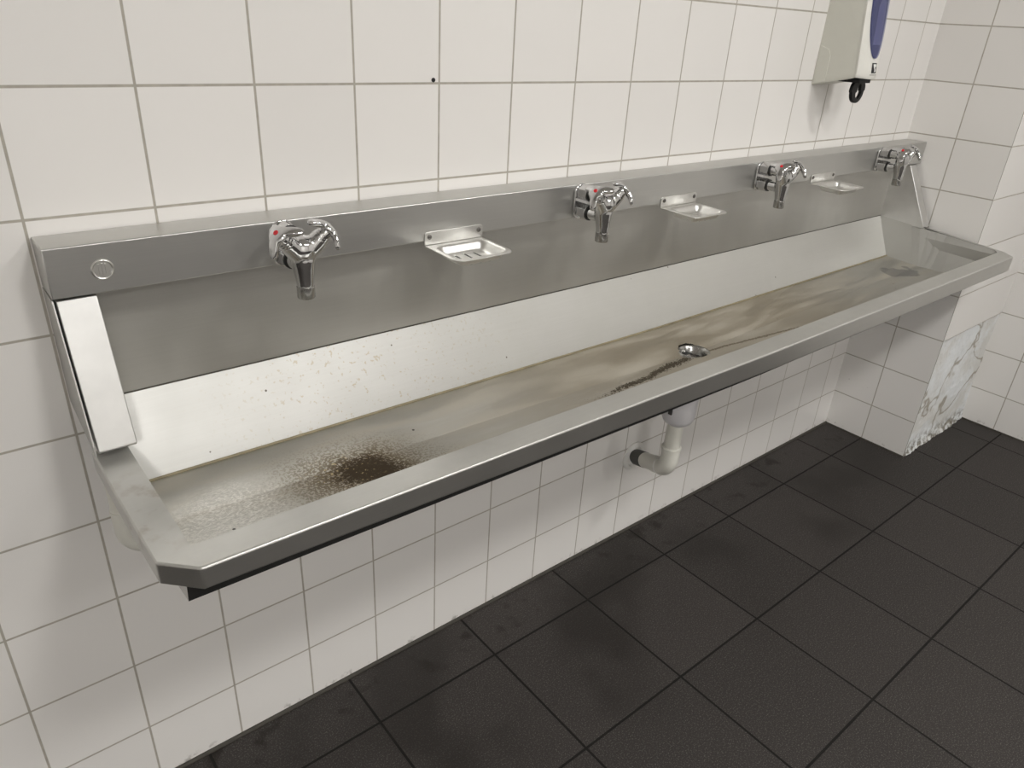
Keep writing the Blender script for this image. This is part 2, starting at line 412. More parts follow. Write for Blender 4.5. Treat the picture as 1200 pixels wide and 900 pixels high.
def window_mat():
    t = NT('tinted_window_plastic')
    tr = t.n('ShaderNodeBsdfTransparent'); tr.inputs[0].default_value = (0.62, 0.64, 0.86, 1)
    gl = t.n('ShaderNodeBsdfPrincipled'); gl.inputs['Base Color'].default_value = (0.14, 0.15, 0.25, 1); gl.inputs['Roughness'].default_value = 0.12
    mx = t.n('ShaderNodeMixShader'); mx.inputs[0].default_value = 0.42
    t.link(tr.outputs[0], mx.inputs[1]); t.link(gl.outputs[0], mx.inputs[2]); t.link(mx.outputs[0], t.out.inputs[0])
    return t.m
M_window = window_mat()
def emit(name, col, s):
    t = NT(name); e = t.n('ShaderNodeEmission'); e.inputs[0].default_value = (*col, 1); e.inputs[1].default_value = s
    t.link(e.outputs[0], t.out.inputs[0]); return t.m

# ---------------------------------------------------------------- the room
struct(MB().box((XL-0.1, 0.0, -0.1), (XP+0.02, 0.1, ZC)).build('wall_back', M_back))
struct(MB().box((XL-0.1, YF-0.1, -0.1), (XR+0.1, 0.1, 0.0)).build('floor', M_floor))
struct(MB().box((XL-0.1, YF-0.1, ZC), (XR+0.1, 0.1, ZC+0.1)).build('ceiling', M_ceil))
struct(MB().box((XR, YF-0.1, -0.1), (XR+0.1, 0.1, ZC)).build('wall_right', M_right))
struct(MB().box((XL-0.1, YF-0.1, -0.1), (XL, 0.1, ZC)).build('wall_left', M_plain))
struct(MB().box((XL-0.1, YF-0.1, -0.1), (XR+0.1, YF, ZC)).build('wall_front', tile_mat('white_opposite_tiles', 'x', 0.0, TX)))
# pier boxed into the corner: tiled side, tiled front above a broken patch of bare plaster
ZPL = Z0 - 4*TZ
pier = MB()
pier.quad((XP,0,0),(XP,YP,0),(XP,YP,ZC),(XP,0,ZC), 0)
pier.quad((XP,YP,ZPL),(XR,YP,ZPL),(XR,YP,ZC),(XP,YP,ZC), 1)
pier.quad((XP,YP,ZPL),(XR,YP,ZPL),(XR,YP+0.007,ZPL),(XP,YP+0.007,ZPL), 2)
pier.quad((XP,YP,0),(XP+0.006,YP,0),(XP+0.006,YP,ZPL),(XP,YP,ZPL), 2)
nx, nz = 90, 80
rows = []
for j in range(nz+1):
    z = ZPL * j / nz; r = []
    for i in range(nx+1):
        x = XP + 0.003 + (XR - XP - 0.003) * i / nx
        d = noise.fractal(Vector((x*9, 2.0, z*9)), 1.0, 2.0, 4) * 0.004 + noise.noise(Vector((x*70, 1, z*70))) * 0.0012
        lump = math.exp(-z/0.020) * min(1, (x-XP)/0.02) * (0.009 + 0.006*noise.noise(Vector((x*38, 5, z*38))))
        r.append((x, YP + 0.007 + d - lump, z))
    rows.append(r)
pier.grid(rows, 2)
struct(pier.build('wall_pier', [M_side, M_pfront, M_plaster], smooth=False))
# bead of sealant along the wall foot
def bead(name, pts, r=0.0055):
    return struct(MB().tube(pts, r, 10).build(name, M_seal, smooth=True))
bead('trim_1', [(XL, -0.001, 0.001), (XP, -0.001, 0.001)])
bead('trim_2', [(XP-0.001, 0, 0.001), (XP-0.001, YP, 0.001)], 0.004)
bead('trim_3', [(XR-0.001, YP, 0.001), (XR-0.001, YF, 0.001)], 0.004)
# filled hole in the tile joint
pl = MB().lathe([(0, 0.0035), (0.0012, 0.0034), (0.0012, 0.0022), (0.0002, 0.0020)], (0.5985, 0.0, 1.2075), (0,-1,0), 16)
tag(pl.build('wall_plug', M_black, smooth=True, off=(0,0,0)), 'tiny black screw plug in the tile joint above the nearest soap dish', 'wall plug')

# ---------------------------------------------------------------- trough sink
XA, XB = 0.003, 2.381                    # ends of the sink
LZ, LY = 1.0300, -0.064                  # ledge
BZ = 0.9665                              # bottom of the tap band
RZ = 0.762                               # rim height
sink = thing('trough_sink', 'long stainless steel trough sink with stained basin fixed along the white tiled wall', 'sink', (0, 0, 0))
S_off = (0, 0, 0)
def sk(mb, name, mat, **kw): return mb.build(name, mat, sink, **kw)
# band carrying the taps, with its top ledge
sk(MB().add([(XA,-0.0015,LZ),(XB,-0.0015,LZ),(XB,LY,LZ),(XA,LY,LZ),(XA,LY,BZ),(XB,LY,BZ),(XB,-0.012,BZ),(XA,-0.012,BZ),(XA,-0.0015,BZ),(XB,-0.0015,BZ)],
            [(0,1,2,3),(3,2,5,4),(4,5,6,7),(7,6,9,8),(0,3,4,7,8),(1,9,6,5,2),(0,8,9,1)]), 'splash_ledge', M_steel, bevel=0.0016)
# recessed panel under the band
PB = (-0.010, 0.797)                     # foot of the panel
sk(MB().box((XA+0.004, -0.004, PB[1]-0.004), (XB-0.004, -0.010, BZ)), 'splash_panel', M_panel)
# basin
def yfront(x):                           # the front edge is very slightly bowed
    return -(0.394 + 0.017 * min(1.0, max(0.0, x) / 1.1))
N = 24
xs_b = [0.055 + (2.305 - 0.055) * i / N for i in range(N+1)]
def fall(x): return 1 - min(1, abs(x - 1.193) / 1.13)
def zb_back(x): return 0.682 - 0.006 * fall(x)
def zb_mid(x): return 0.676 - 0.026 * fall(x)
def zb_front(x): return 0.679 - 0.006 * fall(x)
YB0, YB1, YB2 = -0.073, -0.178, -0.318
def zfloor(x, y):
    if y > YB1: k = (y - YB0) / (YB1 - YB0); return zb_back(x) * (1-k) + zb_mid(x) * k
    k = (y - YB1) / (YB2 - YB1); return zb_mid(x) * (1-k) + zb_front(x) * k
fl = MB()
ys = [YB0 + (YB2 - YB0) * j / 14 for j in range(15)]
DX, DY = 1.187, -0.176
DZ = zfloor(DX, DY)
gx = sorted(xs_b + [DX - 0.045 + 0.003*i for i in range(31)]); gy = sorted([DY - 0.045 + 0.003*i for i in range(31)] + [y for y in ys])[::-1]
gv = [(x, y, zfloor(x, y)) for y in gy for x in gx]; gf = []
for j in range(len(gy)-1):
    for i in range(len(gx)-1):
        if math.hypot((gx[i]+gx[i+1])/2 - DX, (gy[j]+gy[j+1])/2 - DY) < 0.0345: continue
        n_ = len(gx); gf.append((j*n_+i, j*n_+i+1, (j+1)*n_+i+1, (j+1)*n_+i))
fl.add(gv, gf)
sk(fl, 'basin_floor', M_basin, smooth=True)
# rear slope
rows = []
for k in range(7):
    q = k / 6
    rows.append([((XA+0.05)*(1-q) + 0.055*q + (2.3265 - 0.053 + (2.305 - 0.055 - 2.2735)*q) * i / N,
                  PB[0]*(1-q) + YB0*q, PB[1]*(1-q) + zb_back(xs_b[i])*q) for i in range(N+1)])
sk(MB().grid(rows), 'rear_slope', M_slope, smooth=True)
# front wall and the two end walls of the basin (inner side) and the outer casing
def rz(x, y): return RZ + 0.003*x/2.38 + 0.020*max(0, min(1, (x-2.25)/0.09))*max(0, min(1, (y+0.38)/0.235))
inner = lambda x: yfront(x) + 0.044
XIL, XIR = 0.0445, 2.350
XE = 2.367
fw = MB()
xi = [XIL + (XIR - XIL) * i / N for i in range(N+1)]
fw.grid([[(xi[i], inner(xi[i]) - 0.0025, RZ - 0.0012) for i in range(N+1)], [(xs_b[i], YB2, zb_front(xs_b[i])) for i in range(N+1)]])
sk(fw, 'front_wall', M_panel)
lw = MB()
lw.grid([[(XIL, -0.095 + (inner(XIL)+0.095)*j/14, RZ-0.001) for j in range(15)], [(0.055, ys[j], zfloor(0.055, ys[j])) for j in range(15)]])
lw.add([(XA+0.05, PB[0], PB[1]), (XIL, -0.095, RZ-0.001), (0.055, YB0, zb_back(0.055))], [(0,1,2)])
sk(lw, 'end_wall', M_slope)
rw = MB()
tr = []
for j in range(15):
    y = PB[0] + (inner(XIR) - PB[0]) * j / 14
    tr.append((2.3255 + 0.0245*max(0, min(1, (PB[0]-y-0.10)/0.10)), y, (0.797 - 0.010*(PB[0]-y)/0.135) if y > -0.145 else rz(XIR, y) - 0.001))
rw.grid([tr, [(2.305, ys[j], zfloor(2.305, ys[j])) for j in range(15)]])
sk(rw, 'end_wall', M_slope)
oc = MB()
rows = []
prof_y = lambda x: inner(x) - 0.0055
def zo(x): return 0.6795 - 0.010 * fall(x)
xo = [0.034 + (2.330 - 0.034) * i / N for i in range(N+1)]
oc.grid([[(x, prof_y(x), RZ - 0.004) for x in xo], [(x, -0.342 - 0.010*min(1, x/1.1), zo(x)) for x in xo], [(x, YB1, zb_mid(x) - 0.018) for x in xo], [(x, -0.06, zb_back(x) - 0.004) for x in xo], [(x, -0.006, 0.79) for x in xo]])
for x in (xo[0], xo[-1]):
    oc.add([(x, prof_y(x), RZ-0.004), (x, -0.342 - 0.010*min(1, x/1.1), zo(x)), (x, YB1, zb_mid(x)-0.018), (x, -0.06, zb_back(x)-0.004), (x, -0.006, 0.79), (x, -0.006, RZ)], [(0,1,2,3,4,5)])
oc.mi = [0]*len(oc.f); oc.mi[-1] = oc.mi[-2] = 1
M_casing_shade = simple('shade_dark_casing', (0.014, 0.014, 0.013), 0.6, var=0.3)  # shade under the rim put into the colour of casing front and bottom
sk(oc, 'outer_casing', [M_casing_shade, M_steel])
# flat rim with turned-down lip and clipped corners
CH = 0.036
def lipz(x): return RZ - 0.030 - 0.010 * min(1, max(0, x)/1.2)
xf = [0.042 + (2.334 - 0.042) * i / N for i in range(N+1)]
outer = [(XA, -0.088), (XA, -0.20), (XA+0.0025, yfront(0)+CH)] + [(x, yfront(x)) for x in xf] + [(XE, yfront(2.38)+CH), (XE, -0.20), (XE, -0.140)]
innr = [(XIL, -0.088), (XIL, -0.20), (XIL, inner(XIL)+0.012)] + [(min(max(x, XIL), XIR), inner(x)) for x in xf] + [(XIR, inner(XIR)+0.012), (XIR, -0.20), (XIR, -0.140)]
rm = MB()
top = [(x, y, rz(x, y)) for x, y in outer]; ins = [(x, y, rz(x, y)) for x, y in innr]
low = [(x, y, lipz(x)) for x, y in outer]
tuck = [(x + (0.010 if x < 0.02 else (-0.010 if x > 2.36 else 0)), y + (0.012 if -0.36 > y else 0), lipz(x)) for x, y in outer]
insd = [(x, y, rz(x, y) - 0.003) for x, y in innr]
rm.grid([ins, top, low, tuck])
sk(rm, 'rim', M_rim, bevel=0.003, seg=3)
# end caps: bent plates that close the splashback, left and right
M_cap = simple('scratched_bright_steel', (0.68, 0.675, 0.66), 0.46, 1.0, var=0.12, scale=22)
def cap(x0, x1, name, yb=-0.122, zb=0.777):
    c = MB()
    yt, zt = -0.058, BZ - 0.004
    for a, b in ((x0, x1),):
        side = [(-0.002, zt), (yt, zt), (yb, zb), (yb+0.004, zb-0.004), (-0.020, zb-0.004), (-0.002, zb+0.01)]
        c.prism([(0, y, z) for y, z in side], (a,0,0), (b,0,0))
    return sk(c, name, M_cap, bevel=0.0012)
c1 = cap(XA+0.004, XA+0.050, 'end_cap')
c2 = cap(2.326, XE, 'end_cap', -0.150, 0.790)
# thin flange standing proud on the outer side of the left cap
sk(MB().prism([(0,y,z) for y, z in [(-0.002,0.965),(-0.060,0.964),(-0.120,0.785),(-0.120,0.772),(-0.002,0.80)]], (XA-0.0005,0,0), (XA+0.0012,0,0)), 'end_flange', M_steel)
# seams
sm = MB().tube([(xs_b[i], YB0 - 0.001, zb_back(xs_b[i]) + 0.0015) for i in range(N+1)], 0.0022, 8)
sk(sm, 'seam', M_seam, smooth=True)
sk(MB().box((XA+0.05, -0.0112, PB[1]-0.0012), (2.3265, -0.0090, PB[1]+0.0008)), 'seam', M_joint)
# round pressed maker's mark on the band
bd = MB().lathe([(0, 0.0135), (0.0010, 0.0128), (0.0016, 0.0118), (0.0010, 0.0108), (0.0002, 0.0102)], (0.064, LY, 0.9965), (0,-1,0), 40, (True, True))
for dx, hh in ((-0.0036, 0.0070), (0.0002, 0.0076), (0.0040, 0.0066)):
    bd.box((0.064+dx-0.0009, LY-0.0013, 0.9965-hh), (0.064+dx+0.0009, LY+0.0005, 0.9965+hh))
sk(bd, 'maker_badge', M_dish, smooth=True, angle=50)
# waste strainer
wst = sk(MB().lathe([(0.0002, 0.0405), (0.0034, 0.0395), (0.0046, 0.0365), (0.0036, 0.0325), (-0.0010, 0.0290), (-0.0085, 0.0262), (-0.0125, 0.0245)],
          (DX, DY, DZ), (0, 0, 1), 48, (False, False)), 'waste_strainer', M_chrome_d, smooth=True, angle=60)
M_sgrid = simple('dull_strainer_metal', (0.30, 0.28, 0.25), 0.32, 1.0, var=0.5, scale=180)
MB().lathe([(-0.0140, 0.0250), (-0.0125, 0.0250), (-0.0123, 0.006), (-0.0095, 0.0045), (-0.0092, 0.0001)], (DX, DY, DZ), (0,0,1), 40).build('strainer_grid', M_sgrid, wst, smooth=True)
for k in range(13):
    a = 2*PI*k/8 if k < 8 else 2*PI*(k-8)/5 + 0.3; rr_ = 0.0185 if k < 8 else 0.0098
    h = MB().lathe([(-0.0128, 0.0036 if k < 8 else 0.0026), (-0.0119, 0.0036 if k < 8 else 0.0026)], (DX + rr_*math.cos(a), DY + rr_*math.sin(a), DZ), (0,0,1), 14)
    ho = h.build('drain_hole', M_black, wst)

# ---------------------------------------------------------------- mixer taps
TAPS = [(0.2985, 'nearest chrome mixer tap, over the rust stain at the left of the trough'),
        (0.8905, 'second chrome mixer tap from the left, between two soap dishes, left of the drain'),
        (1.4865, 'third chrome mixer tap, left of the farthest soap dish'),
        (2.0840, 'farthest chrome mixer tap, by the tiled pier at the far end of the trough')]
TZC = 0.9985
def hexnut(y0, y1, r, z, ch=0.0016):
    m = MB(); rows = []
    for y, rr in ((y0, r-ch), (y0-ch*0.6, r), (y1+ch*0.6, r), (y1, r-ch)):
        rows.append([(rr*math.cos(PI/6+PI/3*k), y, z + rr*math.sin(PI/6+PI/3*k)) for k in range(6)])
    m.grid(rows, closed=True)
    m.f.append([0,1,2,3,4,5][::-1]); m.mi.append(0); m.f.append([18,19,20,21,22,23]); m.mi.append(0)
    return m
def handle_mesh(axis, origin, spin):
    """three-armed dished handle, its arms curving back towards the body"""
    d = Vector(axis).normalized(); ref = Vector((0,0,1)); a = (ref - d*ref.dot(d)).normalized(); b = d.cross(a); o = Vector(origin)
    def R(th):
        q = ((th - spin + PI/3) % (2*PI/3)) - PI/3
        return 0.0122 + 0.0172 * math.exp(-abs(q/0.33)**2.8)
    n, rings = 90, 9
    topr, botr = [], []
    for k in range(rings+1):
        f = k / rings
        tr, br = [], []
        for i in range(n):
            th = 2*PI*i/n; r = R(th) * max(f, 0.001)
            z = 0.0020 - 0.0115 * (r/0.029)**2
            p = o + (a*math.cos(th) + b*math.sin(th)) * r
            tr.append(p + d*z); br.append(p + d*(z - 0.0125 + 0.0050*f))
        topr.append(tr); botr.append(br)
    edges = []
    for w_ in (0.06, 0.18, 0.34, 0.5, 0.66, 0.82, 0.94):
        bl = math.sin(PI*w_) * 0.0024
        edges.append([u*(1-w_) + v*w_ + ((u - o) - d*(u - o).dot(d)).normalized()*bl for u, v in zip(topr[-1], botr[-1])])
    m = MB(); m.grid(topr + edges + botr[::-1], closed=True)
    return m
AXL = Vector((-0.66, -0.21, 0.70)); AXR = Vector((0.66, -0.21, 0.70))
def make_tap():
    t = thing('mixer_tap', TAPS[0][1], 'tap', (TAPS[0][0], LY-0.0008, TZC), 'mixer taps along the trough')
    # back plate
    ol = []
    for k in range(25): ol.append((0.0175*math.cos(PI*k/24), 0, 0.0175 + 0.0165*math.sin(PI*k/24)))
    for k in range(25): ol.append((-0.0175*math.cos(PI*k/24), 0, -0.0175 - 0.0165*math.sin(PI*k/24)))
    MB().prism(ol, (0,-0.0055,0), (0,0.0,0)).build('back_plate', M_chrome, t, bevel=0.0018, seg=3)
    for z in (0.0185, -0.0165):
        nut = hexnut(-0.005, -0.029, 0.0152, z).build('union_nut', M_chrome, t, bevel=0.0006)
        MB().lathe([(0, 0.0138), (0.0036, 0.0138)], (0, -0.0288, z), (0,-1,0), 24).build('washer', M_black, nut)
        MB().lathe([(0, 0.0112), (0.010, 0.0116), (0.022, 0.0108)], (0, -0.032, z), (0,-1,0), 28).build('inlet', M_chrome, t, smooth=True)
    b = MB()
    C0 = Vector((0, -0.0645, -0.004))
    L1 = C0 + AXL.normalized()*0.038; R1 = C0 + AXR.normalized()*0.038
    b.tube([(0,-0.048,0.0185), (0,-0.057,0.0165), (0,-0.0635,0.006), tuple(C0)], [0.0105,0.0110,0.0120,0.0125], 20)
    b.tube([(0,-0.048,-0.0165), (0,-0.056,-0.0170), (0,-0.0635,-0.016)], [0.0105,0.011,0.011], 20)
    b.tube([tuple(C0), tuple((C0+L1)/2), tuple(L1)], [0.0150,0.0142,0.0132], 24)
    b.tube([tuple(C0), tuple((C0+R1)/2), tuple(R1)], [0.0150,0.0142,0.0132], 24)
    b.lathe([(1.15*a_, 1.15*b_) for a_, b_ in [(-0.0165,0.001),(-0.014,0.009),(-0.008,0.0146),(0,0.0166),(0.008,0.0146),(0.014,0.009),(0.0165,0.001)]], (0,-0.0665,0.009), (0,0,1), 24)
    b.tube([(0,-0.0640,0.004), (0,-0.0648,-0.008), (0,-0.066,-0.020), (0,-0.067,-0.034), (0,-0.0675,-0.046)], [0.0130,0.0172,0.0150,0.0128,0.0118], 28)
    fuse(b, 'body', M_chrome, 0.0013, 14, t)
    MB().lathe([(0, 0.0108), (0.0010, 0.0125), (0.0165, 0.0124), (0.0178, 0.0114), (0.0178, 0.0096), (0.013, 0.0090), (0.013, 0.0002)], (0,-0.0675,-0.0440), (0,-0.01,-1), 28).build('spout_nozzle', M_chrome_d, t, smooth=True, angle=50)
    for nm, ax, end, spin, mark in (('hot', AXL, L1, 1.15, True), ('cold', AXR, R1, 0.35, False)):
        d = ax.normalized()
        h = MB().lathe([(-0.004,0.0128),(0.0015,0.0128),(0.002,0.0116),(0.005,0.0116),(0.0055,0.0103),(0.015,0.0100),(0.0165,0.0090)], end, d, 28).build('valve_stem', M_chrome, t, smooth=True, angle=40)
        hd = handle_mesh(d, end + d*0.0195, spin).build('handle', M_chrome, t, smooth=True, angle=180)
        if mark:
            MB().lathe([(-0.001,0.0036),(0.0004,0.0036),(0.0009,0.0030)], end + d*0.0215, d, 20).build('hot_marker', M_red, hd, smooth=True)
    return t
def dup(root, loc, label):
    r = root.copy(); COL.objects.link(r); r.location = loc; r['label'] = label
    for ch in list(root.children):
        c = ch.copy(); COL.objects.link(c); c.parent = r
        for g in ch.children:
            e = g.copy(); COL.objects.link(e); e.parent = c
    return r
tap0 = make_tap()
for x, lab in TAPS[1:]: dup(tap0, (x, LY-0.0008, TZC), lab)

# ---------------------------------------------------------------- soap dishes
DISH = [(0.5985, 'nearest pressed steel soap dish with three slots, between the first two taps'),
        (1.1930, 'middle pressed steel soap dish, above the drain'),
        (1.7890, 'farthest pressed steel soap dish, between the two taps near the pier')]
def make_dish():
    t = thing('soap_dish', DISH[0][1], 'soap dish', (DISH[0][0], LY-0.0008, 0.9725), 'soap dishes along the trough')
    W = 0.0595
    # back plate with ears round the screws
    ol = []
    for (cx, cz, a0) in ((W-0.0065, 0.0045, 0), (-W+0.0065, 0.0045, PI/2)):
        for k in range(9): ol.append((cx+0.0065*math.cos(a0+PI/2*k/8), 0, cz+0.0055*math.sin(a0+PI/2*k/8)))
    ol += [(-W, 0, -0.012), (W, 0, -0.012)]
    MB().prism(ol, (0,-0.0022,0), (0,0,0)).build('back_plate', M_dish, t, bevel=0.0006)
    for sx in (-1, 1):
        s = MB().lathe([(0,0.0042),(0.0012,0.0040),(0.0020,0.0026)], (sx*(W-0.009), -0.0022, 0.0015), (0,-1,0), 20).build('screw', M_screw, t, smooth=True)
        c = MB().box((sx*(W-0.009)-0.0028,-0.0046,0.0012),(sx*(W-0.009)+0.0028,-0.0040,0.0020))
        c.build('screw_slot', M_black, s)
    # tray: rounded rectangle pressed down, slots cut through its bottom
    y0, y1 = -0.0016, -0.096
    X = sorted(set([-W + 2*W*i/44 for i in range(45)] + [a + s*0.0021 for a in (-0.019, 0.0, 0.019) for s in (-1, 1)]))
    Y = [y0 + (y1-y0)*j/36 for j in range(37)]
    zt = -0.0115
    def sd(x, y, hx, hy, cy, r):
        qx = abs(x) - hx + r; qy = abs(y-cy) - hy + r
        return math.hypot(max(qx,0), max(qy,0)) + min(max(qx,qy),0) - r
    cy = (y0+y1)/2 - 0.003
    def clampxy(x, y):          # round the two front corners of the outline
        r = 0.020
        if y < y1 + r and abs(x) > W - r:
            cx, cyy = math.copysign(W - r, x), y1 + r
            dx, dy = x-cx, y-cyy; L = max(abs(dx), abs(dy)); h = math.hypot(dx, dy)
            if h > 1e-9: k = L/h; return cx+dx*k, cyy+dy*k
        return x, y
    def P(x, y):
        x, y = clampxy(x, y)
        d = sd(x, y, W-0.0075, (y0-y1)/2-0.009, cy, 0.018)
        q = min(1, max(0, -d/0.0135)); q = q*q*(3-2*q)
        lip = 0.0012*max(0, min(1, (d+0.001)/0.005))
        return (x, y, zt - 0.0150*q - lip - 0.0025*(y/y1))
    m = MB(); n = len(X); vs = [P(x, y) for y in Y for x in X]; fs = []
    for j in range(36):
        for i in range(n-1):
            xm, ym = (X[i]+X[i+1])/2, (Y[j]+Y[j+1])/2
            if any(abs(xm-a) < 0.0021 for a in (-0.019, 0.0, 0.019)) and -0.0765 < ym < -0.030: continue
            fs.append((j*n+i, j*n+i+1, (j+1)*n+i+1, (j+1)*n+i))
    m.add(vs, fs)
    o = m.build('tray', M_dish, t, smooth=True, angle=180)
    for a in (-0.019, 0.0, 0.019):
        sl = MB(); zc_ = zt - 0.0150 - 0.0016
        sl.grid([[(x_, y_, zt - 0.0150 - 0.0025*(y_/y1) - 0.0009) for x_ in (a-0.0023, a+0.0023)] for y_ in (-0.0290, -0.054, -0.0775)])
        sl.build('slot_shade', M_ink_shade, o)  # dark strip below each slot, the shade of the opening as colour
    sol = o.modifiers.new('thick', 'SOLIDIFY'); sol.thickness = 0.0012; sol.offset = 0
    return t
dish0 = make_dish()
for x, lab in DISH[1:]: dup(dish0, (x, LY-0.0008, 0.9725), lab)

# ---------------------------------------------------------------- soap dispenser on the wall
XC, HW = 1.795, 0.050
DZB = 1.206
dp = thing('soap_dispenser', 'off-white wall soap dispenser with tall blue window and black pull loop', 'soap dispenser', (XC, 0, DZB))
def dz_(z):                                     # depth of the front corners
    q = (z - 1.219) / (1.385 - 1.219); return 0.112 - 0.0185*q + 0.001*q*q
def yfr(x, z):
    q = (x - XC)/HW; b = 0.0165 - 0.004*(z-1.22)/0.2
    return -(dz_(z) + b*max(0.0, math.cos(PI/2*min(1, abs(q))))**0.8)
zs = [0.0, 0.004, 0.012, 0.03] + [0.05 + 0.21*i/12 for i in range(13)]
def zbot(y): return 1.193 + 0.026 * min(1.25, max(0, -y)/0.112)
shell = MB(); rows = []
ZT = 1.455
for k, h in enumerate(zs):
    f = h / zs[-1]
    pts = []
    for (x, y0_) in ((XC-HW, -0.0), (XC-HW, -0.03), (XC-HW, -0.06), (XC-HW, -0.09)):
        z = zbot(y0_)*(1-f) + ZT*f; pts.append((x + (0.0015 if k == 0 else 0), y0_, z))
    zc = 1.219*(1-f) + ZT*f
    pts.append((XC-HW + (0.0015 if k == 0 else 0), -dz_(zc) + 0.0035, zc))
    pts.append((XC+HW - (0.0015 if k == 0 else 0), -dz_(zc) + 0.0035, zc))
    for (x, y0_) in ((XC+HW, -0.09), (XC+HW, -0.06), (XC+HW, -0.03), (XC+HW, -0.0)):
        z = zbot(y0_)*(1-f) + ZT*f; pts.append((x - (0.0015 if k == 0 else 0), y0_, z))
    rows.append(pts)
shell.grid(rows, closed=True)
nn = len(rows[0]); shell.f.append(list(range(nn))[::-1]); shell.mi.append(0)
e = (len(rows)-1)*nn; shell.f.append([e+i for i in range(nn)]); shell.mi.append(0)
dof = (XC, 0, DZB)
shell.build('case', M_dis, dp, bevel=0.002, off=dof)
# bulged front cover
cov = MB(); NXc = 22
rows = []
for k, h in enumerate(zs):
    f = h / zs[-1]; r = []
    for i in range(NXc+1):
        x = XC - HW + 2*HW*i/NXc
        zc = 1.219*(1-f) + ZT*f
        inset = 0.004 if k == 0 else (0.0015 if k == 1 else 0)
        r.append((x, yfr(x, zc) + inset, zc - 0.003*math.cos(PI/2*(x-XC)/HW)*(1-f)))
    rows.append(r)
cov.grid(rows)
b0 = [(p[0], -dz_(1.219)+0.004, p[2]+0.001) for p in rows[0]]
cov.grid([b0, rows[0]])
for side in (0, NXc):
    cov.grid([[r[side] for r in rows], [(r[side][0], -dz_(r[side][2])+0.0042, r[side][2]) for r in rows]])
cov.grid([rows[-1], [(p[0], -dz_(ZT)+0.004, ZT) for p in rows[-1]]])
cover = cov.build('front_cover', M_disf, dp, smooth=True, angle=40, off=dof)
# side latch panel (shallow plate at the lower rear of the left flank)
lp = [(-0.002,1.196),(-0.034,1.2035),(-0.034,1.262),(-0.026,1.276),(-0.002,1.284)]
MB().prism([(0,y,z) for y,z in lp], (XC-HW-0.0010,0,0), (XC-HW+0.001,0,0)).build('side_latch', M_dis, dp, bevel=0.0004, off=dof)
# window: dark blue recess, pale cartridge behind it, clear tinted pane in front
def winhalf(z):
    q = (1.43 - z) / (1.43 - 1.262)
    return 0.0405 * math.sqrt(max(0.0, 1 - q*q)) if q > 0 else 0.0405
def winmesh(off, scale=1.0, zlo=1.262, zhi=1.448, nz=30, nx=14, half=winhalf):
    m = MB(); rows = []
    for j in range(nz+1):
        z = zlo + (zhi-zlo) * (j/nz)**1.4
        w = max(half(z)*scale, 0.0002)
        c_ = XC - 0.006*max(0.0, (1.385-z)/0.12)
        rows.append([(c_ + w*(2*i/nx-1), yfr(c_ + w*(2*i/nx-1), z) - off, z) for i in range(nx+1)])
    m.grid(rows); return m
win = winmesh(0.0034).build('window', M_window, dp, smooth=True, angle=80, off=dof)
winmesh(0.0006).build('recess', M_recess, win, smooth=True, angle=80, off=dof)
winmesh(0.0016, 1.0, 1.292, 1.395, 12, 10, lambda z: min(0.017, winhalf(z)*0.85) * (1 if z < 1.38 else max(0.3, (1.397-z)/0.017))).build('soap_cartridge', M_cart, win, smooth=True, off=dof)
# printed mark: black tag with a white swoosh, a short line of small print below it
def onfront(x, z, o): return (x, yfr(x, z) - o, z)
def patch(x0, x1, z0, z1, o, n=4): 
    return MB().grid([[onfront(x0+(x1-x0)*i/n, z, o) for i in range(n+1)] for z in (z0, z1)])
mk = patch(XC-0.0110, XC+0.0110, 1.2300, 1.2525, 0.0005).build('printed_mark', M_ink_shade, dp, off=dof)
sw = MB()
sw.add([onfront(XC+a*1.8, z, 0.0009) for a, z in ((-0.0040,1.2500),(0.0040,1.2500),(0.0044,1.2450),(0.0012,1.2425),(0.0030,1.2390),(0.0036,1.2340),(-0.0004,1.2320),(0.0004,1.2375),(-0.0014,1.2415),(-0.0030,1.2460))],
       [(0,1,2,3),(0,3,8,9),(3,4,7,8),(4,5,6,7)])
sw.build('white_swoosh', M_white, mk, off=dof)
tx = MB()
for k in range(7): 
    p = patch(XC-0.0160+0.0047*k, XC-0.0160+0.0047*k+0.0034, 1.2252, 1.2272, 0.0005, 1); tx.add(p.v, p.f)
tx.build('small_print', M_grey, dp, off=dof)
# black lever: slab under the case and the pull loop
lv = MB().box((XC-0.036, -0.116, 1.2065), (XC+0.018, -0.055, 1.2150))
lever = lv.build('lever_slab', M_blackp, dp, bevel=0.001, off=dof)
out, inn = [], []
n = 40
for k in range(n):
    a = 2*PI*k/n
    cx, cz = math.cos(a), math.sin(a)
    hw = 0.0330 if cz > 0 else 0.0290
    out.append((XC + 0.003 + (hw*cx if cz < 0 else hw*math.copysign(abs(cx)**0.45, cx)), 1.1860 + (0.0245*cz if cz > 0 else 0.0275*cz)))
    inn.append((XC + 0.006 + (0.0080 if cz > 0 else 0.0135)*cx, 1.1850 + (0.0190*cz if cz > 0 else 0.0165*cz)))
lo = MB()
F = lambda L, y: [(x, y, z) for x, z in L]
lo.grid([F(out,-0.099), F(inn,-0.099), F(inn,-0.091), F(out,-0.091), F(out,-0.099)], closed=True)
lo.build('pull_loop', M_blackp, dp, bevel=0.001, off=dof)

